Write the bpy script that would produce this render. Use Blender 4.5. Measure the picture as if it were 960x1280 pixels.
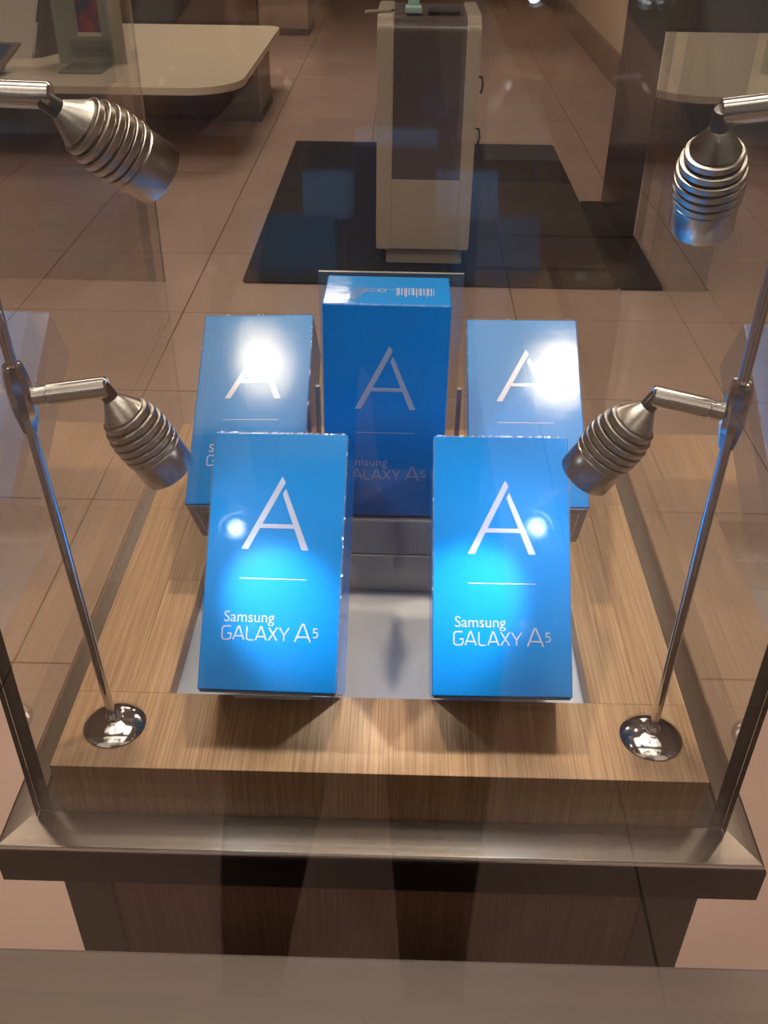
import bpy, bmesh, math, random
from mathutils import Vector, Matrix
random.seed(7)
R = math.radians
scn = bpy.context.scene
for o in list(bpy.data.objects): bpy.data.objects.remove(o)
COL = scn.collection
ZP = 0.9533            # height of the wooden platform above the floor

# ---------------------------------------------------------------- camera, world, lights, exposure
cam_d = bpy.data.cameras.new('camera'); cam = bpy.data.objects.new('camera', cam_d); COL.objects.link(cam)
cam_d.sensor_fit = 'VERTICAL'; cam_d.sensor_height = 24.0; cam_d.lens = 24.0 * 1199.18 / 1280.0
cam_d.clip_start = 0.005; cam_d.clip_end = 100
def cam_axes(p, yaw, roll):
    f = Vector((0, math.cos(p), -math.sin(p))); u = Vector((0, math.sin(p), math.cos(p))); r = Vector((1, 0, 0))
    r2 = r*math.cos(roll)+u*math.sin(roll); u2 = -r*math.sin(roll)+u*math.cos(roll)
    Z = Matrix.Rotation(yaw, 3, 'Z')
    return Z@r2, Z@u2, Z@f
cr, cu, cf = cam_axes(R(35.020), R(0.944), R(0.7235))
m = Matrix((cr, cu, -cf)).transposed().to_4x4(); m.translation = (0, 0, 1.4033)
cam.matrix_world = m
scn.camera = cam

world = bpy.data.worlds.new('world'); scn.world = world; world.use_nodes = True
bg = world.node_tree.nodes['Background']; bg.inputs[0].default_value = (1.0, 0.80, 0.68, 1); bg.inputs[1].default_value = 0.22

scn.view_settings.view_transform = 'Standard'; scn.view_settings.look = 'None'
scn.view_settings.gamma = 1.0; scn.view_settings.use_curve_mapping = False
scn.view_settings.exposure = 0.0
scn.cycles.transparent_max_bounces = 32
scn.cycles.caustics_reflective = False

def lamp(name, kind, loc, target, power, color, **kw):
    d = bpy.data.lights.new(name, kind); d.energy = power; d.color = color
    for k, v in kw.items(): setattr(d, k, v)
    o = bpy.data.objects.new(name, d); COL.objects.link(o); o.location = loc
    dv = Vector(target) - Vector(loc); o.rotation_euler = dv.to_track_quat('-Z', 'Y').to_euler()
    return o
WARM = (1.0, 0.80, 0.60); COOL = (0.72, 0.86, 1.0)
# soft light panels in the shop ceiling
for x, y, pw in ((-1.7, 3.9, 34), (1.3, 3.7, 26), (-1.0, 7.0, 75)):
    lamp('shop_panel', 'AREA', (x, y, 3.15), (x, y, 0), pw, (1.0, 0.80, 0.66), shape='RECTANGLE', size=1.2, size_y=1.2)
# round downlights of the shop ceiling
DOWN = [(-0.53, 0.69, 11), (0.37, 0.80, 11), (-1.4, 1.6, 5), (1.3, 1.7, 5), (-0.3, 2.4, 5)]
lamp('added_haze_panel', 'AREA', (0.0, 0.95, 3.14), (0.0, 0.95, 0), 20, (1.0, 0.88, 0.74), shape='RECTANGLE', size=1.5, size_y=0.9)  # panel added overhead so the reclining rear boxes mirror a pale haze
for x, y, pw in DOWN:
    lamp('downlight_lamp', 'AREA', (x, y, 3.14), (x, y, 0), pw, (1.0, 0.83, 0.62), shape='DISK', size=0.14, spread=R(130))
# corridor in front of the shop window
for x, y, pw in ((-1.6, -1.6, 17), (1.6, -1.6, 17)):
    lamp('corridor_panel', 'AREA', (x, y, 2.9), (x, y, 0), pw, (1.0, 0.80, 0.68), shape='RECTANGLE', size=2.2, size_y=2.2)
for x, y, pw in ((-0.8, -2.6, 1.2), (0.8, -2.7, 1.2)):
    lamp('corridor_lamp', 'AREA', (x, y, 2.88), (x, y, 0), pw, (1.0, 0.9, 0.78), shape='DISK', size=0.09)

# ---------------------------------------------------------------- material helpers
def newmat(name, col=(.5, .5, .5), rough=.5, metal=0., coat=0., **kw):
    m = bpy.data.materials.new(name); m.use_nodes = True
    b = m.node_tree.nodes['Principled BSDF']
    b.inputs['Base Color'].default_value = (*col, 1); b.inputs['Roughness'].default_value = rough
    b.inputs['Metallic'].default_value = metal; b.inputs['Coat Weight'].default_value = coat
    for k, v in kw.items(): b.inputs[k].default_value = v
    return m
def nodes(m): return m.node_tree.nodes, m.node_tree.links, m.node_tree.nodes['Principled BSDF']
def noise_col(m, c1, c2, scale, mapscale=(1, 1, 1), detail=4, bump=0., rnd=0., lo=.35, hi=.65, dist=0., bdist=.002):
    n, l, b = nodes(m)
    tc = n.new('ShaderNodeTexCoord'); mp = n.new('ShaderNodeMapping'); mp.inputs['Scale'].default_value = mapscale
    oi = n.new('ShaderNodeObjectInfo'); add = n.new('ShaderNodeVectorMath'); add.operation = 'MULTIPLY_ADD'
    l.new(tc.outputs['Object'], add.inputs[0]); add.inputs[1].default_value = (1, 1, 1)
    sc = n.new('ShaderNodeVectorMath'); sc.operation = 'SCALE'; sc.inputs[0].default_value = (3.1, 1.7, 2.3)
    l.new(oi.outputs['Random'], sc.inputs['Scale']); l.new(sc.outputs[0], add.inputs[2])
    l.new(add.outputs[0], mp.inputs[0])
    nz = n.new('ShaderNodeTexNoise'); nz.inputs['Scale'].default_value = scale; nz.inputs['Detail'].default_value = detail
    nz.inputs['Distortion'].default_value = dist
    l.new(mp.outputs[0], nz.inputs['Vector'])
    cr_ = n.new('ShaderNodeValToRGB'); cr_.color_ramp.elements[0].position = lo; cr_.color_ramp.elements[1].position = hi
    cr_.color_ramp.elements[0].color = (*c1, 1); cr_.color_ramp.elements[1].color = (*c2, 1)
    l.new(nz.outputs['Fac'], cr_.inputs[0])
    out = cr_.outputs[0]
    if rnd:
        hs = n.new('ShaderNodeHueSaturation'); mr = n.new('ShaderNodeMapRange')
        mr.inputs[3].default_value = 1-rnd; mr.inputs[4].default_value = 1+rnd
        l.new(oi.outputs['Random'], mr.inputs[0]); l.new(mr.outputs[0], hs.inputs['Value']); l.new(out, hs.inputs['Color']); out = hs.outputs[0]
    l.new(out, b.inputs['Base Color'])
    if bump:
        bp = n.new('ShaderNodeBump'); bp.inputs['Strength'].default_value = bump; bp.inputs['Distance'].default_value = bdist
        l.new(nz.outputs['Fac'], bp.inputs['Height']); l.new(bp.outputs[0], b.inputs['Normal'])
    return m
def glassmat(name, tint=(.97, .975, .97), f0=.04, rough=.0, haze=0., hazecol=(.8, .8, .8), ex=5):
    """thin clear pane: transmits straight through, mirrors by Schlick's law"""
    m = bpy.data.materials.new(name); m.use_nodes = True; n, l = m.node_tree.nodes, m.node_tree.links
    n.remove(n['Principled BSDF']); out = n['Material Output']
    lw = n.new('ShaderNodeLayerWeight'); lw.inputs['Blend'].default_value = .5
    pw = n.new('ShaderNodeMath'); pw.operation = 'POWER'; pw.inputs[1].default_value = ex; l.new(lw.outputs['Facing'], pw.inputs[0])
    mr = n.new('ShaderNodeMapRange'); mr.inputs[3].default_value = f0; mr.inputs[4].default_value = 1.0; l.new(pw.outputs[0], mr.inputs[0])
    tr = n.new('ShaderNodeBsdfTransparent'); tr.inputs[0].default_value = (*tint, 1)
    gl = n.new('ShaderNodeBsdfGlossy'); gl.inputs['Roughness'].default_value = rough; gl.inputs['Color'].default_value = (1, 1, 1, 1)
    mx = n.new('ShaderNodeMixShader'); l.new(mr.outputs[0], mx.inputs[0]); 
    src = tr.outputs[0]
    if haze:
        df = n.new('ShaderNodeBsdfDiffuse'); df.inputs[0].default_value = (*hazecol, 1)
        m2 = n.new('ShaderNodeMixShader'); m2.inputs[0].default_value = haze; l.new(tr.outputs[0], m2.inputs[1]); l.new(df.outputs[0], m2.inputs[2]); src = m2.outputs[0]
    l.new(src, mx.inputs[1]); l.new(gl.outputs[0], mx.inputs[2]); l.new(mx.outputs[0], out.inputs[0])
    return m

M = {}
# oak with fine dark pores running front to back
def oak(name, c1, c2, mapscale, rough=.42, rnd=.06):
    m = noise_col(newmat(name, rough=rough, coat=.15, **{'Coat Roughness': .3}), c1, c2, 1.0, mapscale, 6, .25, rnd, .36, .62, .3, .0006)
    n, l, b = nodes(m)
    base = b.inputs['Base Color'].links[0].from_socket
    tc = n.new('ShaderNodeTexCoord'); mp = n.new('ShaderNodeMapping'); mp.inputs['Scale'].default_value = tuple(a*.22 for a in mapscale)
    nz = n.new('ShaderNodeTexNoise'); nz.inputs['Scale'].default_value = 1; nz.inputs['Detail'].default_value = 2
    l.new(tc.outputs['Object'], mp.inputs[0]); l.new(mp.outputs[0], nz.inputs['Vector'])
    mx = n.new('ShaderNodeMix'); mx.data_type = 'RGBA'; mx.blend_type = 'MULTIPLY'; mx.inputs[0].default_value = .55
    cr_ = n.new('ShaderNodeValToRGB'); cr_.color_ramp.elements[0].position = .38; cr_.color_ramp.elements[1].position = .62
    cr_.color_ramp.elements[0].color = (.74, .68, .62, 1); cr_.color_ramp.elements[1].color = (1, 1, 1, 1)
    l.new(nz.outputs['Fac'], cr_.inputs[0]); l.new(base, mx.inputs[6]); l.new(cr_.outputs[0], mx.inputs[7]); l.new(mx.outputs[2], b.inputs['Base Color'])
    return m
M['oak'] = oak('oak', (.48, .265, .14), (.68, .42, .235), (900, 14, 22))
M['oak_panel'] = oak('oak_panel', (.36, .19, .11), (.50, .29, .18), (520, 520, 11))
M['white_board'] = newmat('white_board', (.84, .85, .92), .3)
M['steel'] = noise_col(newmat('brushed_steel', rough=.27, metal=1.), (.175, .148, .132), (.215, .185, .165), 1, (6, 700, 700), 3, .10, bdist=.0002)
M['steel_side'] = noise_col(newmat('brushed_steel_side', rough=.33, metal=1.), (.175, .148, .132), (.215, .185, .165), 1, (700, 6, 700), 3, .10, bdist=.0002)
M['grey_metal'] = newmat('grey_metal_trim', (.25, .215, .195), .45, .4)
M['chrome'] = newmat('chrome', (.62, .60, .60), .09, 1.)
M['turned'] = newmat('turned_aluminium', (.56, .53, .50), .25, 1., Anisotropic=.75)
nn, ll, bb = nodes(M['turned']); tg = nn.new('ShaderNodeTangent'); tg.direction_type = 'RADIAL'; tg.axis = 'Z'; ll.new(tg.outputs[0], bb.inputs['Tangent'])
M['groove'] = newmat('dark_groove', (.10, .09, .09), .35, 1.)
M['screw'] = newmat('screw_steel', (.50, .46, .42), .3, 1.)
M['dark'] = newmat('dark_rubber', (.02, .02, .022), .5)
M['glass'] = glassmat('case_glass', (.945, .955, .94), .045, ex=3.6)
M['glass_edge'] = newmat('green_glass_edge', (.010, .030, .022), .12, 0., .6)
M['window'] = glassmat('window_glass', (.965, .965, .965), .05)
M['acrylic'] = glassmat('clear_acrylic', (.93, .93, .95), .05, .03, .05, (.75, .78, .85))
M['acrylic_edge'] = glassmat('acrylic_edge', (.8, .8, .84), .25, .12, .45, (.75, .74, .75))
M['acrylic_block'] = glassmat('acrylic_block', (.68, .70, .76), .09, .05, .42, (.56, .58, .70))
M['led'] = newmat('led_lens', (.8, .9, 1), .3)
nn, ll, bb = nodes(M['led']); bb.inputs['Emission Color'].default_value = (.75, .87, 1, 1); bb.inputs['Emission Strength'].default_value = 45

# blue box card: pearly blue print under a crinkled clear film
mb = newmat('blue_card', (.0010, .222, .66), .42, 0., .8, **{'Coat Roughness': .07, 'Coat IOR': 1.45, 'Specular IOR Level': .10}); M['blue'] = mb
n, l, b = nodes(mb)
tc = n.new('ShaderNodeTexCoord'); oi = n.new('ShaderNodeObjectInfo'); va = n.new('ShaderNodeVectorMath'); va.operation = 'ADD'
l.new(tc.outputs['Object'], va.inputs[0]); l.new(oi.outputs['Random'], va.inputs[1])
nz = n.new('ShaderNodeTexNoise'); nz.inputs['Scale'].default_value = 60; nz.inputs['Detail'].default_value = 6; l.new(va.outputs[0], nz.inputs['Vector'])
bp = n.new('ShaderNodeBump'); bp.inputs['Strength'].default_value = .20; bp.inputs['Distance'].default_value = .0004
l.new(nz.outputs['Fac'], bp.inputs['Height']); l.new(bp.outputs[0], b.inputs['Coat Normal'])
M['print'] = newmat('silver_print', (.44, .45, .60), .42, .08, .6, **{'Coat Roughness': .09})
M['box_end'] = newmat('grey_box_end', (.22, .20, .24), .4, 0, .5)
M['label_light'] = newmat('label_light', (.50, .46, .50), .45, 0, .5)
M['label_dark'] = newmat('label_dark', (.10, .085, .10), .45, 0, .5)
M['film'] = glassmat('clear_film', (.96, .97, 1), .12, .05, .10, (.9, .93, 1))

M['tile'] = noise_col(newmat('floor_tile', rough=.38, **{'Specular IOR Level': .35}), (.37, .255, .215), (.41, .285, .24), 3, (1, 1, 1), 5, 0, .035)
M['grout'] = newmat('grout', (.13, .095, .08), .8)
M['mat'] = noise_col(newmat('dark_mat', rough=.9, **{'Specular IOR Level': .15}), (.012, .010, .012), (.024, .020, .023), 400, (1, 1, 1), 2, .3)
M['wall'] = noise_col(newmat('cream_wall', rough=.8), (.56, .43, .31), (.60, .46, .34), 4)
M['brown'] = newmat('brown_paint', (.145, .105, .085), .5)
M['brown2'] = newmat('mid_brown_laminate', (.23, .165, .13), .5)
M['dkbrown'] = newmat('dark_brown_laminate', (.055, .038, .032), .45)
M['ledge'] = newmat('brown_ledge', (.105, .077, .066), .55)
M['table_white'] = newmat('table_top_white', (.76, .66, .52), .3, 0, .2)
M['kiosk'] = newmat('kiosk_white', (.47, .40, .34), .3, 0, .3)
M['kiosk_grey'] = newmat('kiosk_grey_panel', (.105, .082, .085), .3, 0, .3)
M['black_gloss'] = newmat('black_gloss', (.014, .011, .011), .3, 0, .1)
M['ceiling'] = newmat('ceiling_paint', (.6, .56, .5), .9)
M['cloth'] = newmat('dark_cloth', (.040, .036, .040), .9)
M['shirt'] = newmat('grey_shirt', (.05, .05, .06), .9)
M['skin'] = newmat('skin', (.45, .27, .19), .5)
M['hair'] = newmat('hair', (.02, .014, .01), .6)
M['shoe'] = newmat('shoe', (.03, .025, .022), .4)
M['sign_grey'] = newmat('sign_grey_green', (.30, .335, .29), .35, 0, .4)
M['sign_text'] = newmat('sign_text_dark', (.05, .05, .05), .5)
M['sign_box'] = newmat('sign_grey_box', (.20, .21, .19), .5)
M['paper'] = newmat('paper_white', (.78, .74, .70), .5)
M['cyan'] = newmat('pale_cyan_plastic', (.4, .62, .62), .3)
# picture on the phone in the sign: diagonal red / blue / violet
mp_ = newmat('screen_print', rough=.2); n, l, b = nodes(mp_); M['screen'] = mp_
tc = n.new('ShaderNodeTexCoord'); mpn = n.new('ShaderNodeMapping'); mpn.inputs['Rotation'].default_value = (0, .7, 0); mpn.inputs['Scale'].default_value = (9, 9, 9)
gr = n.new('ShaderNodeTexNoise'); gr.inputs['Scale'].default_value = 1.2; l.new(tc.outputs['Object'], mpn.inputs[0]); l.new(mpn.outputs[0], gr.inputs['Vector'])
rp = n.new('ShaderNodeValToRGB'); rp.color_ramp.elements[0].position = .35; rp.color_ramp.elements[0].color = (.35, .03, .02, 1)
rp.color_ramp.elements[1].position = .6; rp.color_ramp.elements[1].color = (.04, .05, .16, 1); e = rp.color_ramp.elements.new(.48); e.color = (.14, .03, .12, 1)
l.new(gr.outputs['Fac'], rp.inputs[0]); l.new(rp.outputs[0], b.inputs['Base Color'])
M['tablet_screen'] = newmat('tablet_screen', (.05, .10, .20), .15, 0, .5)

# ---------------------------------------------------------------- mesh helpers
def link(name, me, mat=None, parent=None, smooth=False):
    o = bpy.data.objects.new(name, me); COL.objects.link(o)
    if mat is not None and not me.materials:
        for mm in (mat if isinstance(mat, (list, tuple)) else [mat]): me.materials.append(mm)
    if parent is not None: o.parent = parent
    if smooth:
        for p in me.polygons: p.use_smooth = True
    return o
def obj(name, bm, mat=None, parent=None, smooth=False):
    bmesh.ops.recalc_face_normals(bm, faces=bm.faces)
    me = bpy.data.meshes.new(name); bm.to_mesh(me); bm.free()
    return link(name, me, mat, parent, smooth)
def BM(): return bmesh.new()
def add_box(bm, x0, x1, y0, y1, z0, z1, bev=0., seg=2, mi=0):
    vs = [bm.verts.new(c) for c in ((x0,y0,z0),(x1,y0,z0),(x1,y1,z0),(x0,y1,z0),(x0,y0,z1),(x1,y0,z1),(x1,y1,z1),(x0,y1,z1))]
    fs = [bm.faces.new([vs[i] for i in q]) for q in ((0,3,2,1),(4,5,6,7),(0,1,5,4),(1,2,6,5),(2,3,7,6),(3,0,4,7))]
    for f in fs: f.material_index = mi
    if bev:
        es = list({e for f in fs for e in f.edges})
        bmesh.ops.bevel(bm, geom=es, offset=bev, segments=seg, affect='EDGES', profile=.5)
    return fs
def box(name, x0, x1, y0, y1, z0, z1, mat, parent=None, bev=0., seg=2):
    bm = BM(); add_box(bm, x0, x1, y0, y1, z0, z1, bev, seg); return obj(name, bm, mat, parent)
def add_lathe(bm, prof, seg=32, mat=None, cap=True):
    """profile of (r, z) turned round z, then placed by mat (4x4)"""
    rings = []
    for r, z in prof:
        ring = [bm.verts.new((r*math.cos(2*math.pi*k/seg), r*math.sin(2*math.pi*k/seg), z)) for k in range(seg)]
        rings.append(ring)
    for a, b_ in zip(rings, rings[1:]):
        for k in range(seg): bm.faces.new((a[k], a[(k+1) % seg], b_[(k+1) % seg], b_[k]))
    if cap: bm.faces.new(rings[0][::-1]); bm.faces.new(rings[-1])
    if mat is not None: bmesh.ops.transform(bm, matrix=mat, verts=[v for r in rings for v in r])
def axis_mat(p, q):
    d = (Vector(q)-Vector(p)).normalized(); m_ = d.to_track_quat('Z', 'Y').to_matrix().to_4x4(); m_.translation = Vector(p); return m_
def add_tube(bm, p, q, r, seg=20, r2=None, bev=0.):
    L = (Vector(q)-Vector(p)).length; r2 = r if r2 is None else r2
    pr = [(r-bev, 0), (r, bev), (r2, L-bev), (r2-bev, L)] if bev else [(r, 0), (r2, L)]
    add_lathe(bm, pr, seg, axis_mat(p, q))
def rounded(x0, x1, y0, y1, rad, seg=10):
    """rad = radii at (x0y0, x1y0, x1y1, x0y1)"""
    pts = []
    for (cx, cy, r, a0) in ((x0+rad[0], y0+rad[0], rad[0], 180), (x1-rad[1], y0+rad[1], rad[1], 270), (x1-rad[2], y1-rad[2], rad[2], 0), (x0+rad[3], y1-rad[3], rad[3], 90)):
        if r <= 0: pts.append((cx, cy)); continue
        for k in range(seg+1):
            a = R(a0+90*k/seg); pts.append((cx+r*math.cos(a), cy+r*math.sin(a)))
    return pts
def add_prism(bm, pts, a, b_, axis='z', bev=0.):
    def P(p, t): return (p[0], p[1], t) if axis == 'z' else ((p[0], t, p[1]) if axis == 'y' else (t, p[0], p[1]))
    lo = [bm.verts.new(P(p, a)) for p in pts]; hi = [bm.verts.new(P(p, b_)) for p in pts]; n_ = len(pts)
    f1 = bm.faces.new(lo[::-1]); f2 = bm.faces.new(hi)
    for k in range(n_): bm.faces.new((lo[k], lo[(k+1) % n_], hi[(k+1) % n_], hi[k]))
    if bev: bmesh.ops.bevel(bm, geom=list(f1.edges)+list(f2.edges), offset=bev, segments=2, affect='EDGES')
def tag(o, label=None, cat=None, group=None, kind=None):
    if label: o['label'] = label
    if cat: o['category'] = cat
    if group: o['group'] = group
    if kind: o['kind'] = kind
    return o
def thing(name, label, cat, loc=(0, 0, 0), group=None, mat=None):
    o = bpy.data.objects.new(name, None); COL.objects.link(o); o.empty_display_size = .02
    if mat is not None: o.matrix_world = mat
    else: o.location = loc
    return tag(o, label, cat, group)
def struct(o): o['kind'] = 'structure'; return o
# a thing whose parts are modelled in world coordinates: its root sits at the base, parts are shifted back
def wthing(name, label, cat, base, group=None):
    t = thing(name, label, cat, base, group); t['_b'] = 1; del t['_b']; return t
def wobj(name, bm, mat, root, smooth=False):
    bmesh.ops.translate(bm, verts=bm.verts, vec=-root.location); return obj(name, bm, mat, root, smooth)
def wbox(name, x0, x1, y0, y1, z0, z1, mat, root, bev=0., seg=2):
    bm = BM(); add_box(bm, x0, x1, y0, y1, z0, z1, bev, seg); return wobj(name, bm, mat, root)
def tube(name, p, q, r, mat, root, r2=None, bev=0., seg=20):
    bm = BM(); add_tube(bm, p, q, r, seg, r2, bev); return wobj(name, bm, mat, root, False)
def shade_auto(o, ang=35):
    for p in o.data.polygons: p.use_smooth = True
    bm = BM(); bm.from_mesh(o.data)
    for e in bm.edges:
        if len(e.link_faces) == 2 and e.calc_face_angle(0) > R(ang): e.smooth = False
    bm.to_mesh(o.data); bm.free(); return o

# ---------------------------------------------------------------- the setting
floor = struct(box('floor', -6, 6, -5, 14, -.06, -.0035, M['grout']))
bm = BM(); add_box(bm, -.298, .298, -.298, .298, -.006, 0, .0012, 1)
bmesh.ops.recalc_face_normals(bm, faces=bm.faces); tile_me = bpy.data.meshes.new('tile'); bm.to_mesh(tile_me); bm.free(); tile_me.materials.append(M['tile'])
TX0, TY0 = 0.4126, 3.2312
for i in range(-6, 4):
    for j in range(-11, 16):
        x = TX0+.6*i+.3; y = TY0+.6*j+.3
        if x > 1.9 and y > 7: continue
        t = bpy.data.objects.new('tile', tile_me); COL.objects.link(t); t.parent = floor; t.location = (x, y, 0)
        if j < -4: t.location.y -= .035      # the row next to the window is cut wider
        if j == -4: t.scale.y = 1.0583; t.location.y -= .0175
# far off the tiles are too small to tell apart
bm = BM()
for i in list(range(-10, -6))+list(range(4, 9)):
    for j in range(-11, 17): add_box(bm, TX0+.6*i+.002, TX0+.6*i+.598, TY0+.6*j+.002, TY0+.6*j+.598, -.006, 0)
for i in range(-6, 4):
    for j in (16,): add_box(bm, TX0+.6*i+.002, TX0+.6*i+.598, TY0+.6*j+.002, TY0+.6*j+.598, -.006, 0)
    for j in (-12, -13): add_box(bm, TX0+.6*i+.002, TX0+.6*i+.598, TY0+.6*j+.002, TY0+.6*j+.598, -.006, 0)
tag(obj('outer_tiles', bm, M['tile'], floor), kind='stuff')

cl = struct(box('ceiling', -6, 6, .17, 14, 3.2, 3.26, M['ceiling']))
struct(box('wall_back', -6, 1.475, 13.2, 13.3, 0, 3.2, M['wall']))
struct(box('wall_left', -6.1, -6, .17, 13.3, 0, 3.2, M['wall']))
wr = struct(box('wall_right', 1.475, 1.6, 7.15, 13.2, 0, 3.2, M['wall']))
struct(box('baseboard_right', 1.455, 1.475, 7.15, 13.2, 0, .205, M['brown2'], bev=.004))
struct(box('wall_side', 1.6, 6, 7.15, 7.3, 0, 3.2, M['dkbrown']))
struct(box('wall_far_right', 6, 6.1, .17, 7.6, 0, 3.2, M['wall']))
# shop window on its low ledge, between the photographer and the case
w1 = struct(box('window_1', -1.6, 1.6, .166, .174, .9681, 2.9, M['window']))
led = struct(box('trim_1', -1.6, 1.6, .100, .252, .86, .9680, M['ledge'], bev=.0015))
led.rotation_euler = (0, 0, 0)
struct(box('wall_front', -1.6, 1.6, .120, .200, 0, .8599, M['dkbrown']))

# dark floor mat
bm = BM(); add_prism(bm, rounded(-.615, .832, 3.515, 5.62, (.02,)*4, 4), .0005, .009, 'z', .002)
tag(obj('floor_mat', bm, M['mat']), 'dark rectangular floor mat under the white kiosk', 'mat')

# ---------------------------------------------------------------- kiosk
def kiosk():
    t = wthing('charging_kiosk', 'white upright kiosk with dark grey front panel on the dark mat', 'kiosk', (.078, 3.9, .0095))
    wbox('plinth', -.068, .236, 3.735, 4.05, .0095, .085, M['kiosk'], t, .004)
    # side profile with a rounded front top edge
    def prof(y0, y1, z0, z1, r):
        p = [(y0, z0), (y1, z0), (y1, z1)]
        for k in range(9):
            a = R(90+90*k/8); p.append((y0+r+r*math.cos(a), z1-r+r*math.sin(a)))
        return p
    for x0, x1, nm in ((-.106, -.048, 'side_cheek'), (.209, .258, 'side_cheek')):
        bm = BM(); add_prism(bm, prof(3.70, 4.08, .08, .905, .05), x0, x1, 'x', .004); shade_auto(wobj(nm, bm, M['kiosk'], t))
    bm = BM(); add_prism(bm, prof(3.705, 4.075, .35, .900, .05), -.048, .209, 'x'); shade_auto(wobj('grey_panel', bm, M['kiosk_grey'], t))
    wbox('lower_panel', -.048, .209, 3.702, 4.075, .08, .348, M['kiosk'], t, .002)
    # cable hooks on the right cheek
    for z in (.70, .52):
        bm = BM(); pts = [Vector((.258, 3.78, z)), Vector((.275, 3.77, z)), Vector((.279, 3.765, z-.03)), Vector((.272, 3.765, z-.055))]
        for a, b_ in zip(pts, pts[1:]): add_tube(bm, a, b_, .004, 8)
        wobj('cable_hook', bm, M['dark'], t)
    return t
kiosk()
# devices lying on the kiosk top (cropped by the frame)
t = wthing('tablet_cradle', 'small pale cyan device cradle on top of the kiosk', 'device', (.02, 3.78, .9055))
bm = BM(); add_box(bm, -.01, .05, 3.75, 3.80, .9055, .93, .006); wobj('cradle_base', bm, M['cyan'], t)
bm = BM(); add_box(bm, 0, .04, 3.775, 3.785, .93, .99, .003); wobj('cradle_back', bm, M['cyan'], t)
t = wthing('stylus', 'white stylus lying on the left front of the kiosk top', 'stylus', (-.10, 3.76, .9055))
bm = BM(); add_tube(bm, (-.150, 3.74, .911), (-.06, 3.79, .911), .0055, 10, bev=.001); wobj('barrel', bm, M['kiosk'], t)
bm = BM(); add_tube(bm, (-.062, 3.789, .911), (-.045, 3.798, .911), .005, 10, .0015); wobj('tip', bm, M['dark'], t)
t = wthing('black_handset', 'black handset lying across the back of the kiosk top', 'phone', (.12, 3.80, .9055))
bm = BM(); add_box(bm, .07, .185, 3.76, 3.82, .9055, .917, .004); wobj('handset_body', bm, M['dark'], t)
bm = BM(); add_box(bm, .074, .181, 3.764, 3.816, .917, .9175); wobj('handset_screen', bm, M['tablet_screen'], t)

# ---------------------------------------------------------------- low display tables
def table(name, label, x0, x1, y0, y1, z, base, rad):
    t = wthing(name, label, 'table', ((x0+x1)/2, (y0+y1)/2, .0005))
    bm = BM(); add_prism(bm, rounded(x0, x1, y0, y1, rad, 12), z-.035, z, 'z', .004); shade_auto(wobj('table_top', bm, M['table_white'], t), 50)
    bx0, bx1, by0, by1 = base
    wbox('base_cabinet', bx0, bx1, by0, by1, .03, z-.035, M['brown'], t, .003)
    wbox('toe_kick', bx0-.008, bx1+.008, by0-.008, by1+.008, .0005, .03, M['dkbrown'], t, .002)
    return t
ZT = .38
table('low_table', 'white-topped low display table with rounded corner, left behind the case', -4.0, -.845, 5.10, 7.08, ZT, (-3.9, -.875, 6.09, 6.64), (.05, .28, .10, .05))
table('low_table', 'white-topped low display table behind the upper right lamp', 1.66, 4.2, 5.15, 7.10, ZT, (1.66, 4.1, 6.05, 6.65), (.30, .05, .05, .04))
# cabinets at the far left
t = wthing('far_cabinet', 'dark brown cabinet far behind the left low table', 'cabinet', (-2.4, 9.7, .0005))
wbox('cabinet_body', -4.6, -1.30, 9.2, 9.8, .10, 1.1, M['dkbrown'], t, .004); wbox('toe_kick', -4.6, -1.30, 9.23, 9.8, .0005, .10, M['dark'], t)
t = wthing('far_counter', 'small mid-brown counter end beside the dark far cabinet', 'counter', (-1.07, 9.6, .0005))
wbox('counter_body', -1.285, -.86, 9.2, 9.8, .05, 1.05, M['brown2'], t, .004); wbox('toe_kick', -1.29, -.855, 9.19, 9.8, .0005, .05, M['dkbrown'], t)

# tall glossy black panel at the right of the mat
t = wthing('black_display_column', 'tall glossy black display column at the right edge of the dark mat', 'column', (1.05, 4.05, .0095))
wbox('column_body', .930, 1.16, 3.52, 4.58, .012, 2.6, M['black_gloss'], t, .004)
wbox('column_base', .836, 1.17, 3.515, 4.59, .0005, .012, M['mat'], t, .003)
for k, z in enumerate((.62, 1.10, 1.62)):  # pale strips painted on to stand for reflections in the gloss
    bm = BM(); add_box(bm, .9285, .9302, 3.75+.18*k, 3.80+.18*k, z, z+.16); wobj('painted_reflection', bm, M['brown2'], t)

# ---------------------------------------------------------------- text helpers (flat print, real thickness .1 mm)
def stroke(bm, pts, w, plane, closed=False):
    """ribbon of width w along pts (2D); plane maps (a, b) to 3D"""
    n_ = len(pts); P = [Vector(p) for p in pts]; L_, R_ = [], []
    for i in range(n_):
        d1 = (P[i]-P[i-1]).normalized() if (i > 0 or closed) else None
        d2 = (P[(i+1) % n_]-P[i]).normalized() if (i < n_-1 or closed) else None
        if d1 is None: d1 = d2
        if d2 is None: d2 = d1
        t_ = (d1+d2).normalized(); nrm = Vector((-t_.y, t_.x)); c = max(.4, nrm.dot(Vector((-d1.y, d1.x))))
        L_.append(bm.verts.new(plane(*(P[i]+nrm*w/2/c)))); R_.append(bm.verts.new(plane(*(P[i]-nrm*w/2/c))))
    for i in range(n_ if closed else n_-1):
        k = (i+1) % n_; bm.faces.new((R_[i], R_[k], L_[k], L_[i]))
def arc(cx, cy, r, a0, a1, n_=5): return [(cx+r*math.cos(R(a0+(a1-a0)*k/n_)), cy+r*math.sin(R(a0+(a1-a0)*k/n_))) for k in range(n_+1)]
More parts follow.
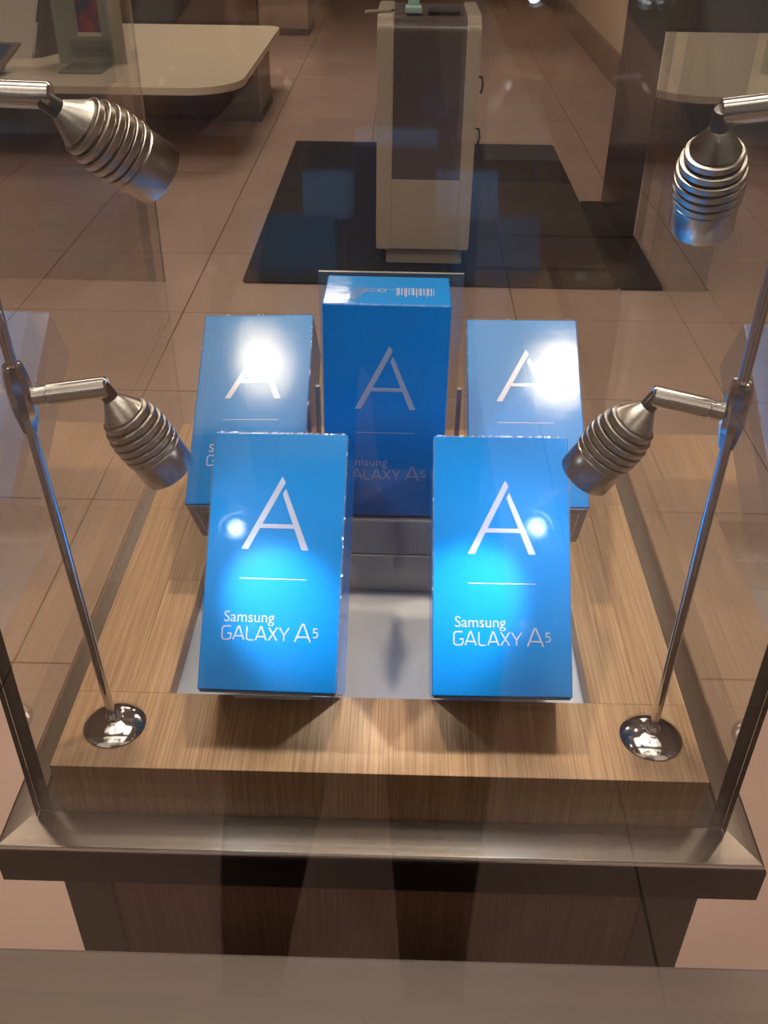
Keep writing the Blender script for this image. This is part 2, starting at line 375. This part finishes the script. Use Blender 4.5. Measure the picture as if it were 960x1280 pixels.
GL = {   # rounded-square capitals, unit height
 'G': ([[(.66, 1.0)] + arc(.22, .78, .22, 90, 180) + arc(.22, .22, .22, 180, 270) + arc(.48, .22, .20, 270, 360) + [(.68, .46), (.42, .46)]], .70),
 'A': ([[(0, 0), (.36, 1.0), (.44, 1.0), (.82, 0)], [(.12, .28), (.70, .28)]], .82),
 'L': ([[(.05, 1.0)] + arc(.25, .20, .20, 180, 270) + [(.58, 0)]], .58),
 'X': ([[(0, 1.0), (.66, 0)], [(.66, 1.0), (0, 0)]], .66),
 'Y': ([[(0, 1.0), (.36, .42), (.74, 1.0)], [(.36, .44), (.36, 0)]], .74),
 '5': ([[(.52, 1), (.10, 1), (.07, .56), (.30, .60)] + arc(.27, .30, .30, 80, -90, 7) + [(.03, 0.02)]], .58),
}
def word_bm(bm, word, x, z, h, w, plane, gap=.16, sx=1.):
    for ch in word:
        polys, adv = GL[ch]
        for pl in polys: stroke(bm, [(x+a*h*sx, z+b_*h) for a, b_ in pl], w, plane)
        x += (adv+gap)*h*sx
    return x
def text_mesh(body, size, sx=1., ext=0.):
    cu_ = bpy.data.curves.new('txt', 'FONT'); cu_.body = body; cu_.size = size; cu_.resolution_u = 3
    o = bpy.data.objects.new('txt', cu_); COL.objects.link(o)
    bpy.context.view_layer.update()
    me = bpy.data.meshes.new_from_object(o.evaluated_get(bpy.context.evaluated_depsgraph_get()))
    bpy.data.objects.remove(o); bpy.data.curves.remove(cu_)
    me.materials.clear()
    xs = [v.co.x for v in me.vertices]; ys = [v.co.y for v in me.vertices]
    return me, (min(xs), max(xs), min(ys), max(ys))

# ---------------------------------------------------------------- phone boxes
BW, BH, BD = .082, .1575, .0557
mm_ = .001
def plane_front(a, z): return (a, -.00022, z)
def front_print(t):
    bm = BM()
    ap = [(-20.2, 85), (-16.0, 85), (4.4, 126.4), (2.3, 130)]
    bm.faces.new([bm.verts.new(plane_front(a*mm_, z*mm_)) for a, z in ap])
    ap = [(16.2, 85), (20.4, 85), (4.8, 122.6), (3.0, 119.2)]
    bm.faces.new([bm.verts.new(plane_front(a*mm_, z*mm_)) for a, z in ap])
    ap = [(-9.6, 98.0), (11.1, 98.0), (10.1, 100.6), (-8.4, 100.6)]
    bm.faces.new([bm.verts.new(plane_front(a*mm_, z*mm_)) for a, z in ap])
    obj('big_letter', bm, M['print'], t)
    bm = BM(); stroke(bm, [(-.0200, .0674), (.0200, .0674)], .0005, plane_front); obj('divider_line', bm, M['print'], t)
    me, (a0, a1, b0, b1) = text_mesh('Samsung', .0085)
    s = .0300/(a1-a0); sy = .0085/(b1-b0)
    for v_ in me.vertices: v_.co = (-.0277+(v_.co.x-a0)*s, -.00022, .0393+(v_.co.y-b0)*sy)
    link('maker_name', me, M['print'], t)
    bm = BM(); x = word_bm(bm, 'GALAXY', -.0283, .0309, .0078, .00085, plane_front, .155)
    word_bm(bm, 'A', .0150, .0306, .0104, .0010, plane_front, .1, 1.08)
    word_bm(bm, '5', .0255, .0334, .0052, .00075, plane_front, .1)
    obj('product_name', bm, M['print'], t)
def phone_box(label, o, rv, nv, uv, top_print=False):
    mt = Matrix((Vector(rv), Vector(nv), Vector(uv))).transposed().to_4x4(); mt.translation = Vector((o[0], o[1], o[2]+.0007))
    t = thing('phone_box', label, 'box', group='shrink-wrapped blue phone boxes in the case', mat=mt)
    bm = BM(); add_box(bm, -BW/2, BW/2, 0, BD, .0012, BH, .0009, 3); obj('carton', bm, M['blue'], t)
    front_print(t)
    bm = BM(); add_box(bm, -BW/2+.001, BW/2-.001, .0012, BD-.001, 0, .0013, .0004, 1); e_ = obj('end_panel', bm, M['box_end'], t); e_['label'] = 'grey box end with a pale printed label'
    pb = lambda a, y: (a, y, -.00018)
    bm = BM(); stroke(bm, [(-.035, .009), (.035, .009), (.035, .047), (-.035, .047)], .0012, pb, True); obj('label_outline', bm, M['label_light'], e_)
    bm = BM()
    for k in range(5): stroke(bm, [(-.031, .015+.0055*k), (-.006+.003*(k % 2), .015+.0055*k)], .0018, pb)
    x = .002
    for k in range(14):
        w = .0005+.0004*((k*7) % 3); stroke(bm, [(x, .016), (x, .038)], w, pb); x += w+.0008
    obj('label_print', bm, M['label_dark'], e_)
    pt = lambda a, y: (a, y, BH+.00018)
    if top_print:
        bm = BM(); x = .006
        for k in range(16):
            w = .0004+.0004*((k*5) % 3); stroke(bm, [(x, .018 if k % 4 else .015), (x, .032)], w, pt); x += w+.0008
        stroke(bm, [(-.016, .024), (-.013, .0255), (-.010, .0235), (-.006, .025)], .0008, pt)
        for k in range(10): stroke(bm, [(-.0145+.0048*k*.45, .029), (-.0135+.0048*k*.45, .029)], .0012, pt)
        stroke(bm, arc(-.0035, .026, .0024, 0, 330, 12), .0009, pt)
        obj('barcode', bm, M['print'], t)
        bm = BM(); stroke(bm, [(-.024, .008), (-.016, .031)], .009, lambda a, y: (a, y, BH+.0003)); obj('film_fold', bm, M['film'], t)
    # crimped seam of the clear film along the top and side edges
    rng = random.Random(int(o[0]*1e5)); bm = BM()
    def crimp(ax, const, a0, a1, nrm, n_):
        prev = None
        for k in range(n_+1):
            a = a0+(a1-a0)*k/n_; j = rng.uniform(.0001, .0009)
            if ax == 'x': p1 = (a, -.0004, BH-.0006); p2 = (a, .0002+rng.uniform(-.0003, .0003), BH+.0003+j*.4)
            else: p1 = (const-nrm*.0006, -.0004, a); p2 = (const+nrm*(.0002+j*.4), rng.uniform(-.0002, .0006), a)
            cur = (bm.verts.new(p1), bm.verts.new(p2))
            if prev: bm.faces.new((prev[0], cur[0], cur[1], prev[1]))
            prev = cur
    crimp('x', 0, -BW/2+.002, BW/2-.002, 1, 60)
    crimp('z', BW/2, .01, BH-.002, 1, 80); crimp('z', -BW/2, .06, BH-.002, -1, 60)
    obj('film_seam', bm, M['film'], t)
    return t
phone_box('blue phone box leaning at the front left of the case', [-0.07376, 0.39479, 0.99471], *[[0.9991, -0.03697, 0.02086], [0.04066, 0.69235, -0.72042], [0.01219, 0.72061, 0.69323]])
phone_box('brightly lit blue phone box leaning at the front right of the case', [0.06366, 0.39602, 0.99391], *[[0.99997, 0.0051, 0.00592], [0.0006, 0.70585, -0.70836], [-0.00779, 0.70834, 0.70582]])
phone_box('dark blue phone box standing upright on the clear riser in the middle', [-0.00991, 0.55995, 1.00599], *[[0.99999, -0.00288, -0.0039], [0.00267, 0.9985, -0.05463], [0.00405, 0.05462, 0.9985]], top_print=True)
phone_box('pale blue phone box reclining at the back left with white glare', [-0.10566, 0.54007, 1.0267], *[[0.99927, -0.01218, 0.03614], [0.0372, 0.51968, -0.85355], [-0.00838, 0.85428, 0.51975]])
phone_box('pale blue phone box reclining at the back right with white glare', [0.0895, 0.53719, 1.03179], *[[0.9997, -0.01522, 0.01925], [0.02424, 0.48874, -0.87209], [0.00386, 0.8723, 0.48896]])

# ---------------------------------------------------------------- the display case
case = wthing('display_case', 'glass display case with oak platform and steel rim on a wooden pedestal', 'display case', (-.008, .58, .0005))
zR = ZP-.040
# pedestal
wbox('pedestal_core', -.190, .176, .372, .80, .0005, zR-.031, M['brown'], case)
wbox('front_panel', -.176, .160, .361, .372, .02, zR-.031, M['oak_panel'], case, .0008)
for x0, x1 in ((-.2065, -.1765), (.1605, .195)):
    wbox('metal_corner', x0, x1, .3595, .39, .0005, zR-.031, M['grey_metal'], case, .001)
wbox('side_panel', -.2065, -.191, .39, .80, .0005, zR-.031, M['grey_metal'], case); wbox('side_panel', .177, .195, .39, .80, .0005, zR-.031, M['grey_metal'], case)
# steel rim: four mitred rails with rounded outer edge
ox0, ox1, oy0, oy1 = -.2345, .2215, .3445, .8265
ix0, ix1, iy0, iy1 = -.2165, .2035, .3718, .8085
H_ = .031
prof = []   # (inset from the outer edge, z): bottom, rounded top edge, gently falling top
for k in range(7):
    a = R(180-90*k/6); prof.append((.004+.004*math.cos(a), zR-.005+.004*math.sin(a)))
def rail(name, c0, c1, i0, i1, mat):
    bm = BM(); c0, c1, i0, i1 = [Vector((*p, 0)) for p in (c0, c1, i0, i1)]
    L0 = (i0-c0); L1 = (i1-c1)
    w_ = .0272
    def at(c, L, ins, z): return c+L*(ins/w_)+Vector((0, 0, z))
    ring = [(0, zR-H_)] + prof + [(w_, zR), (w_, zR-H_)]
    A = [bm.verts.new(at(c0, L0, *q)) for q in ring]; B = [bm.verts.new(at(c1, L1, *q)) for q in ring]; n_ = len(ring)
    for k in range(n_): bm.faces.new((A[k], A[(k+1) % n_], B[(k+1) % n_], B[k]))
    bm.faces.new(A[::-1]); bm.faces.new(B)
    return shade_auto(wobj(name, bm, mat, case), 40)
rail('steel_rail', (ox0, oy0), (ox1, oy0), (ix0, iy0), (ix1, iy0), M['steel'])
rail('steel_rail', (ox1, oy0), (ox1, oy1), (ix1, iy0), (ix1, iy1), M['steel_side'])
rail('steel_rail', (ox1, oy1), (ox0, oy1), (ix1, iy1), (ix0, iy1), M['steel'])
rail('steel_rail', (ox0, oy1), (ox0, oy0), (ix0, iy1), (ix0, iy0), M['steel_side'])
wbox('rim_tray', ix0, ix1, iy0, iy1, zR-H_, zR-.004, M['dkbrown'], case)
# oak platform of staves round the recess
px0, px1, py0, py1 = -.202, .1867, .371+.0025, .7787
rx0, rx1, ry0, ry1 = -.1434, .1262, .4346, .640
g = .00005
def stave(x0, x1, y0, y1): wbox('stave', x0+g, x1-g, y0+g, y1-g, zR-.003, ZP, M['oak'], case, .00025, 1)
stave(px0, px1, py0, ry0)
stave(px0, -.168, ry0, ry1); stave(-.168, rx0, ry0, .5485); stave(-.168, rx0, .5485, ry1)
stave(rx1, .158, ry0, ry1); stave(.158, px1, ry0, .66)
stave(px0, -.09, ry1, py1); stave(-.09, .02, ry1, py1); stave(.02, .158, ry1, py1); stave(.158, px1, .66, py1)
wbox('recess_floor', rx0, rx1, ry0, ry1, ZP-.022, ZP-.015, M['white_board'], case)
# glass panes: front, left, right, back (edges are dark green)
def pane(x0, x1, y0, y1, z0, z1, thin):
    bm = BM(); fs = add_box(bm, x0, x1, y0, y1, z0, z1)
    for f in fs:
        n_ = f.normal if f.normal.length else None
        f.normal_update()
        if (f.normal.y < -.5 if thin == 'x' else abs(f.normal.x) > .5 and y0 < .5): f.material_index = 1
    bmesh.ops.translate(bm, verts=bm.verts, vec=-case.location)
    return obj('glass_pane', bm, [M['glass'], M['glass_edge']], case)
ZG = 1.50
pane(-.2150, -.2068, .3725, .7995, zR+.0005, ZG, 'x')
pane(.1935, .2017, .3725, .7995, zR+.0005, ZG, 'x')
fp = pane(-.2150, .2017, .3665, .3720, zR+.0005, ZG, 'y')
pane(-.2066, .1933, .7915, .7990, zR+.0005, ZG, 'y')

# ---------------------------------------------------------------- clear acrylic stands
t = wthing('acrylic_riser', 'clear acrylic riser under the upright middle box', 'riser', (-.008, .585, ZP-.015+.0003))
zb = ZP-.0147
wbox('lower_block', -.054, .037, .5590, .622, zb, ZP+.0185, M['acrylic_block'], t, .0008)
wbox('polished_seam', -.0545, .0375, .5585, .6225, ZP+.0186, ZP+.0202, M['acrylic_edge'], t)
wbox('upper_block', -.054, .037, .5590, .622, ZP+.0203, ZP+.0505, M['acrylic_block'], t, .0008)
wbox('top_plate', -.0545, .0375, .5580, .6230, ZP+.0506, ZP+.0524, M['acrylic_edge'], t)
t = wthing('acrylic_back_sheet', 'tall clear acrylic sheet standing behind the middle box', 'acrylic sheet', (-.008, .630, zb))
bm = BM(); fs = add_box(bm, -.0570, .0420, .6265, .6290, zb, ZP+.2092)
for f in fs:
    f.normal_update()
    if abs(f.normal.y) < .5: f.material_index = 1
bmesh.ops.translate(bm, verts=bm.verts, vec=-t.location); obj('sheet', bm, [M['acrylic'], M['acrylic_edge']], t)
for x in (-.0600, .0437):
    bm = BM(); add_box(bm, x-.0018, x+.0018, .6265, .6300, zb, ZP+.122, .0005); wobj('side_post', bm, M['acrylic_edge'], t)
def easel(label, o, rv, nv, uv, legY):
    o, rv, nv, uv = Vector(o), Vector(rv), Vector(nv), Vector(uv)
    t = wthing('acrylic_easel', label, 'easel', (o.x, o.y+.09, zb), group='clear acrylic easels under the phone boxes')
    th = .0025; wd = .026
    def slab(nm, n0, n1, u0, u1, w=wd):
        bm = BM(); vs = []
        for sx_ in (-w, w):
            for nn_, uu_ in ((n0, u0), (n1, u0), (n1, u1), (n0, u1)): vs.append(bm.verts.new(o+rv*sx_+nv*nn_+uv*uu_))
        for q in ((0, 1, 2, 3), (7, 6, 5, 4), (0, 4, 5, 1), (1, 5, 6, 2), (2, 6, 7, 3), (3, 7, 4, 0)): bm.faces.new([vs[i] for i in q])
        wobj(nm, bm, M['acrylic'], t)
    slab('back_plate', BD+.0008, BD+.0008+th, -.0005, .11)
    slab('lip', BD-.016, BD+.0008, -.0030, -.0006)
    # legs straight down from the back plate into the recess
    for uu in legY:
        p = o+nv*(BD+.002+th)+uv*uu
        bm = BM(); add_box(bm, p.x-wd, p.x+wd, p.y, p.y+th, zb, p.z-.001); wobj('leg', bm, M['acrylic'], t)
    return t
easel('clear acrylic easel under the front left box', [-0.07376, 0.39479, 0.99541], [0.9991, -0.03697, 0.02086], [0.04066, 0.69235, -0.72042], [0.01219, 0.72061, 0.69323], (.02, .09))
easel('clear acrylic easel under the front right box', [0.06366, 0.39602, 0.99461], [0.99997, 0.0051, 0.00592], [0.0006, 0.70585, -0.70836], [-0.00779, 0.70834, 0.70582], (.02, .09))
easel('clear acrylic easel under the back left box', [-0.10366, 0.54007, 1.0274], [0.99927, -0.01218, 0.03614], [0.0372, 0.51968, -0.85355], [-0.00838, 0.85428, 0.51975], (.004, .045))
easel('clear acrylic easel under the back right box', [0.0895, 0.53719, 1.0325], [0.9997, -0.01522, 0.01925], [0.02424, 0.48874, -0.87209], [0.00386, 0.8723, 0.48896], (.004, .045))

# ---------------------------------------------------------------- lamp stands
def lamp_head(root, J, D, name='lamp_head'):
    """turned head from joint J along the unit direction D"""
    J = Vector(J); D = Vector(D).normalized(); am = axis_mat(J, J+D)
    prof = [(.0, .0030), (.0040, .0030), (.0044, .0034), (.0104, .0125), (.0107, .0130), (.0100, .0136)]
    z = .0138
    for r in (.0124, .0140, .0150, .0153, .0153, .0151):
        prof += [(r-.0010, z), (r-.0002, z+.0003), (r, z+.0006), (r, z+.0030), (r-.0003, z+.0033), (r-.0017, z+.0034), (r-.0017, z+.0042)]
        z += .0042
    prof += [(.0140, z), (.0143, z+.0005), (.0143, .0533), (.0140, .0540), (.0128, .0540), (.0126, .0505), (.0, .0505)]
    lm = am.copy(); lm.translation = am.translation-root.location
    def piece(nm, pr, seg, mat, par, ang):
        bm = BM(); add_lathe(bm, pr, seg, None, cap=False); bmesh.ops.remove_doubles(bm, verts=bm.verts, dist=1e-6)
        return shade_auto(obj(nm, bm, mat, par), ang)
    h = piece(name, prof, 64, M['turned'], root, 25); h.matrix_local = lm
    piece('neck', [(0, -.0060), (.0034, -.0058), (.0040, -.0030), (.0040, .0045), (0, .0045)], 20, M['groove'], h, 30)
    piece('reflector', [(.0124, .0530), (.0112, .0515), (.0080, .0508), (.0, .0507)], 32, M['chrome'], h, 60)
    piece('lens', [(.0055, .0509), (.0055, .0518), (.0038, .0526), (.0, .0528)], 24, M['led'], h, 60)
    return h, J+D*.0535, D
def stand(label, bx, by, lean, screws, clampz, arms):
    t = wthing('spotlight_stand', label, 'lamp', (bx, by, ZP+.0002), 'chrome spotlight stands on the platform')
    bm = BM(); add_lathe(bm, [(.0186, 0), (.0190, .0006), (.0182, .0014), (.0150, .0034), (.0100, .0052), (.0056, .0060), (.0050, .0064), (.0048, .0085), (.0044, .0090), (.0, .0090)], 48, Matrix.Translation((bx, by, ZP+.0002)), cap=False)
    fl = shade_auto(wobj('flange', bm, M['chrome'], t), 40)
    for sx_, sy_ in screws:
        d = math.hypot(sx_-bx, sy_-by); zc = ZP+.0002+.0044*(1-(d/.019)**2)+.0012
        bm = BM(); add_lathe(bm, [(.0034, -.001), (.0034, .0004), (.0026, .0011), (.0, .0013)], 20, Matrix.Translation((sx_, sy_, zc)), cap=False)
        s_ = shade_auto(wobj('screw', bm, M['screw'], fl))
        bm = BM()
        for a in (0, 90):
            c_, q_ = math.cos(R(a+30)), math.sin(R(a+30)); u_ = Vector((c_, q_, 0)); w_ = Vector((-q_, c_, 0)); ce = Vector((sx_, sy_, zc+.0015))
            bm.faces.new([bm.verts.new(ce+u_*i*.0018+w_*j*.00035) for i, j in ((-1, -1), (1, -1), (1, 1), (-1, 1))])
        wobj('cross_recess', bm, M['dark'], fl)
    top = .46
    def at(z): return Vector((bx+lean*z, by, ZP+z))
    bm = BM(); add_tube(bm, at(.006), at(top), .0028, 24); shade_auto(wobj('pole', bm, M['chrome'], t))
    heads = []
    for (z0, J, aim) in arms:
        c = at(z0); J = Vector(J); d = (J-c); s = 1 if d.x > 0 else -1
        bm = BM(); dn = (at(z0)-at(z0-.02)).normalized()
        add_lathe(bm, [(.0030, -.0190), (.0040, -.0185), (.0052, -.0120), (.0062, -.0055), (.0062, .0085), (.0056, .0130), (.0046, .0175), (.0030, .0180)], 10, axis_mat(c, c+dn)); cl_ = shade_auto(wobj('clamp', bm, M['chrome'], t), 20)
        dd = d.normalized(); endp = J + Vector((s*.001, 0, .0035))
        start = c+dd*.0058+Vector((0, 0, .0)); ad = (endp-start).normalized()
        bm = BM(); add_tube(bm, start, start+ad*.007, .0046, 24, bev=.0004); add_tube(bm, start+ad*.0068, endp, .0053, 24, bev=.0008); ar = shade_auto(wobj('arm', bm, M['chrome'], t), 30)
        L = (endp-start).length; side = Vector((0, -.3, 1)).normalized()
        bm = BM(); mid = start+ad*(L-.010)+Vector((0, 0, .0047)); 
        q0 = mid-ad*.008; q1 = mid+ad*.008
        up = Vector((0, 0, .0006)); yv = Vector((0, .0009, 0))
        bm.faces.new([bm.verts.new(p) for p in (q0-yv+up, q1-yv+up, q1+yv+up, q0+yv+up)]); wobj('adjusting_slot', bm, M['groove'], ar)
        h, op, D = lamp_head(t, J, Vector(aim)-J)
        heads.append((op, D))
    return t, heads
zp = ZP
tL, hL = stand('left chrome spotlight stand with two ribbed lamp heads', -.1714, .4065, -.048, [(-.1848, .4055), (-.1582, .4085)], 0,
      [(.2280, (-.1416, .4103, zp+.2289), (-.0680, .4330, zp+.078)), (.3665, (-.1438, .4100, zp+.3606), (-.1093, .4341, zp+.3268))])
tR, hR = stand('right chrome spotlight stand with two ribbed lamp heads', .1590, .4075, .008, [(.1497, .4190), (.1690, .3985)], 0,
      [(.2265, (.1216, .4116, zp+.2295), (.0400, .4340, zp+.078)), (.3680, (.1275, .4116, zp+.3580), (.1350, .4341, zp+.3075))])
for (op, D), pw in zip(hL+hR, ((2.4, 42, .32), (.6, 70, .45), (2.5, 44, .50), (.8, 70, .6))):
    lamp('spotlight_beam', 'SPOT', op, op+D, pw[0], COOL, spot_size=R(pw[1]), spot_blend=1.0, shadow_soft_size=.006)
    lamp('spotlight_spill', 'SPOT', op, op+D, pw[2], COOL, spot_size=R(125), spot_blend=.7, shadow_soft_size=.006)

# ---------------------------------------------------------------- things on the left table
zt = ZT+.0005
t = wthing('acrylic_sign', 'grey-green upright sign with a phone picture on the left table', 'sign', (-1.72, 5.66, zt))
wbox('sign_base', -1.83, -1.60, 5.40, 5.66, zt, zt+.008, M['sign_box'], t, .003)
wbox('sign_panel', -1.905, -1.535, 5.69, 5.70, zt, zt+.52, M['sign_grey'], t, .002)
wbox('phone_picture', -1.775, -1.655, 5.688, 5.6895, zt+.155, zt+.42, M['screen'], t)
wbox('phone_picture_rim', -1.780, -1.650, 5.6885, 5.6898, zt+.135, zt+.155, M['paper'], t)
wbox('text_block', -1.83, -1.60, 5.688, 5.6895, zt+.035, zt+.115, M['sign_box'], t)
me, (a0, a1, b0, b1) = text_mesh('Do you know?', .05)
for v_ in me.vertices: v_.co = Vector((-1.81+(v_.co.x-a0)*.19/(a1-a0), 5.6865, zt+.055+(v_.co.y-b0)*.6)) - t.location
link('headline', me, M['sign_text'], t)
t = wthing('display_card', 'white easel card with faint print at the left frame edge', 'card', (-2.2, 5.95, zt))
bm = BM()
v = [(-2.55, 5.86, zt), (-2.10, 5.80, zt), (-2.02, 5.98, zt+.42), (-2.47, 6.04, zt+.42)]
bk = [(a, b_+.008, c) for a, b_, c in v]
vs = [bm.verts.new(p) for p in v+bk]
for q in ((0, 1, 2, 3), (7, 6, 5, 4), (0, 4, 5, 1), (1, 5, 6, 2), (2, 6, 7, 3), (3, 7, 4, 0)): bm.faces.new([vs[i] for i in q])
wobj('card_face', bm, M['paper'], t)
bm = BM()
vs = [bm.verts.new(p) for p in [(-2.09, 5.82, zt), (-1.95, 6.18, zt), (-2.015, 6.0, zt+.42), (-2.05, 5.83, zt), (-1.93, 6.17, zt), (-2.00, 6.0, zt+.42)]]
for q in ((0, 1, 2), (5, 4, 3), (0, 3, 4, 1), (1, 4, 5, 2), (2, 5, 3, 0)): bm.faces.new([vs[i] for i in q])
wobj('side_wing', bm, M['dkbrown'], t)
t = wthing('tablet_on_stand', 'dark-screened tablet tilted on a stand at the left frame edge', 'tablet', (-2.15, 5.45, zt))
bm = BM()
v = [(-2.56, 5.30, zt+.02), (-2.09, 5.30, zt+.02), (-2.03, 5.50, zt+.12), (-2.50, 5.50, zt+.12)]
up_ = Vector((0, -.008, .012)); vs = [bm.verts.new(p) for p in v]+[bm.verts.new(Vector(p)+up_) for p in v]
for q in ((3, 2, 1, 0), (4, 5, 6, 7), (0, 1, 5, 4), (1, 2, 6, 5), (2, 3, 7, 6), (3, 0, 4, 7)): bm.faces.new([vs[i] for i in q])
wobj('tablet_body', bm, M['brown2'], t)
bm = BM(); up2 = up_*1.05
c = [Vector(p)+up2 for p in v]; cen = sum(c, Vector())/4
bm.faces.new([bm.verts.new(cen+(p-cen)*.86) for p in c]); wobj('screen', bm, M['tablet_screen'], t)
wbox('stand_foot', -2.44, -2.14, 5.36, 5.50, zt, zt+.05, M['dark'], t, .004)

# ---------------------------------------------------------------- the photographer, seen only as a dark reflection in the window
def photographer():
    t = wthing('person', 'person in dark trousers with a raised phone, reflected in the window', 'person', (-.05, -.42, .0005))
    V, E_, Rr = [], [], []
    def v(x, y, z, r, prev=None):
        V.append((x, y, z)); Rr.append(r); i = len(V)-1
        if prev is not None: E_.append((prev, i))
        return i
    pel = v(-.05, -.43, .93, (.155, .115)); wa = v(-.05, -.43, 1.07, (.135, .10), pel); ch = v(-.05, -.42, 1.27, (.165, .115), wa)
    nb = v(-.05, -.42, 1.43, (.075, .065), ch); nk = v(-.05, -.40, 1.50, (.055, .055), nb); hd = v(-.05, -.385, 1.59, (.078, .09), nk); ht = v(-.05, -.39, 1.68, (.06, .07), hd)
    for hx, kx, ax_, tx_ in ((-.135, -.135, -.19, -.235), (.035, .055, .065, .085)):
        h_ = v(hx, -.43, .86, (.088, .088), pel); k0 = v((hx+kx)/2, -.415, .68, (.078, .08), h_); k_ = v(kx, -.40, .48, (.062, .064), k0)
        c_ = v((kx+ax_)/2, -.42, .32, (.060, .062), k_); a_ = v(ax_, -.425, .10, (.050, .052), c_); f_ = v(ax_, -.41, .055, (.045, .05), a_)
        v(tx_, -.27, .040, (.042, .034), f_)
    for s in (-1, 1):
        sh = v(-.05+s*.17, -.42, 1.385, (.062, .062), ch if False else nb); el = v(-.04+s*.235, -.30, 1.15, (.045, .045), sh); wr_ = v(s*.085, -.105, 1.315, (.026, .030), el)
        pm = v(s*.062, -.062, 1.345, (.030, .022), wr_)
        for k, (dy, dz) in enumerate(((-.012, .028), (-.006, .012), (.0, -.004), (.004, -.019))):     # four fingers behind the phone edge
            L = (.046, .052, .048, .038)[k]
            a = v(s*.056, -.045+dy, 1.350+dz, (.0095, .0095), pm); b_ = v(s*.046, -.032+dy*.5, 1.350+dz+.004, (.0085, .0085), a); v(s*(.046-L*.45), -.022+dy*.3, 1.350+dz+.006, (.0075, .0075), b_)
        th = v(s*.052, -.078, 1.362, (.011, .011), pm); v(s*.034, -.075, 1.378, (.009, .009), th)
    me = bpy.data.meshes.new('body'); me.from_pydata(V, E_, []); o = bpy.data.objects.new('tmp', me); COL.objects.link(o)
    sk = o.modifiers.new('s', 'SKIN'); sk.use_smooth_shade = True; sk.branch_smoothing = .6
    for d, r_ in zip(me.skin_vertices[0].data, Rr): d.radius = r_; d.use_root = False
    me.skin_vertices[0].data[0].use_root = True
    ss = o.modifiers.new('u', 'SUBSURF'); ss.levels = 2; ss.render_levels = 2
    bpy.context.view_layer.update()
    em = bpy.data.meshes.new_from_object(o.evaluated_get(bpy.context.evaluated_depsgraph_get())); bpy.data.objects.remove(o)
    em.transform(Matrix.Translation(-t.location))
    em.materials.clear()
    for k in ('cloth', 'shirt', 'skin', 'shoe'): em.materials.append(M[k])
    for p in em.polygons:
        c = p.center+t.location; p.use_smooth = True
        hand = c.y > -.13 and c.z > 1.2
        p.material_index = 2 if (hand or c.z > 1.455) else (3 if c.z < .085 else (0 if c.z < .98 else 1))
    link('body', em, None, t)
    # face and hair
    hc = Vector((-.05, -.385, 1.60))
    bm = BM(); bmesh.ops.create_uvsphere(bm, u_segments=24, v_segments=16, radius=1)
    bmesh.ops.transform(bm, matrix=Matrix.Translation(hc+Vector((0, -.018, .022)))@Matrix.Diagonal((.088, .100, .105, 1)), verts=bm.verts)
    bmesh.ops.delete(bm, geom=[q for q in bm.verts if q.co.y > hc.y+.045 and q.co.z < hc.z+.075 or q.co.z < hc.z-.05], context='VERTS'); wobj('hair', bm, M['hair'], t, True)
    for s in (-1, 1):
        bm = BM(); bmesh.ops.create_uvsphere(bm, u_segments=12, v_segments=8, radius=.012); bmesh.ops.translate(bm, verts=bm.verts, vec=hc+Vector((s*.030, .072, .012))); wobj('eye', bm, M['dark'], t, True)
        bm = BM(); bmesh.ops.create_uvsphere(bm, u_segments=12, v_segments=8, radius=1); bmesh.ops.transform(bm, matrix=Matrix.Translation(hc+Vector((s*.078, .0, .0)))@Matrix.Diagonal((.008, .018, .03, 1)), verts=bm.verts); wobj('ear', bm, M['skin'], t, True)
    bm = BM(); add_lathe(bm, [(.004, .03), (.009, .012), (.013, 0), (.006, -.006)], 12, Matrix.Translation(hc+Vector((0, .082, -.012)))); wobj('nose', bm, M['skin'], t, True)
    bm = BM(); add_box(bm, -.022, .022, -.003, .003, -.004, .004, .002); bmesh.ops.translate(bm, verts=bm.verts, vec=hc+Vector((0, .078, -.042))); wobj('mouth', bm, M['hair'], t)
photographer()
# the phone, just behind the viewpoint
C_ = Vector((0, 0, 1.4033)); pm_ = Matrix((cr, cu, -cf)).transposed().to_4x4(); pm_.translation = C_-cf*.016-cu*.055
t = thing('handheld_phone', 'dark phone held upright in both hands by the photographer', 'phone', mat=pm_)
bm = BM(); add_prism(bm, rounded(-.034, .034, -.068, .068, (.008,)*4, 5), 0, .008, 'z', .0015); obj('phone_body', bm, M['dark'], t)
bm = BM(); add_prism(bm, rounded(-.031, .031, -.058, .058, (.001,)*4, 2), .008, .0085, 'z'); obj('phone_screen', bm, M['tablet_screen'], t)
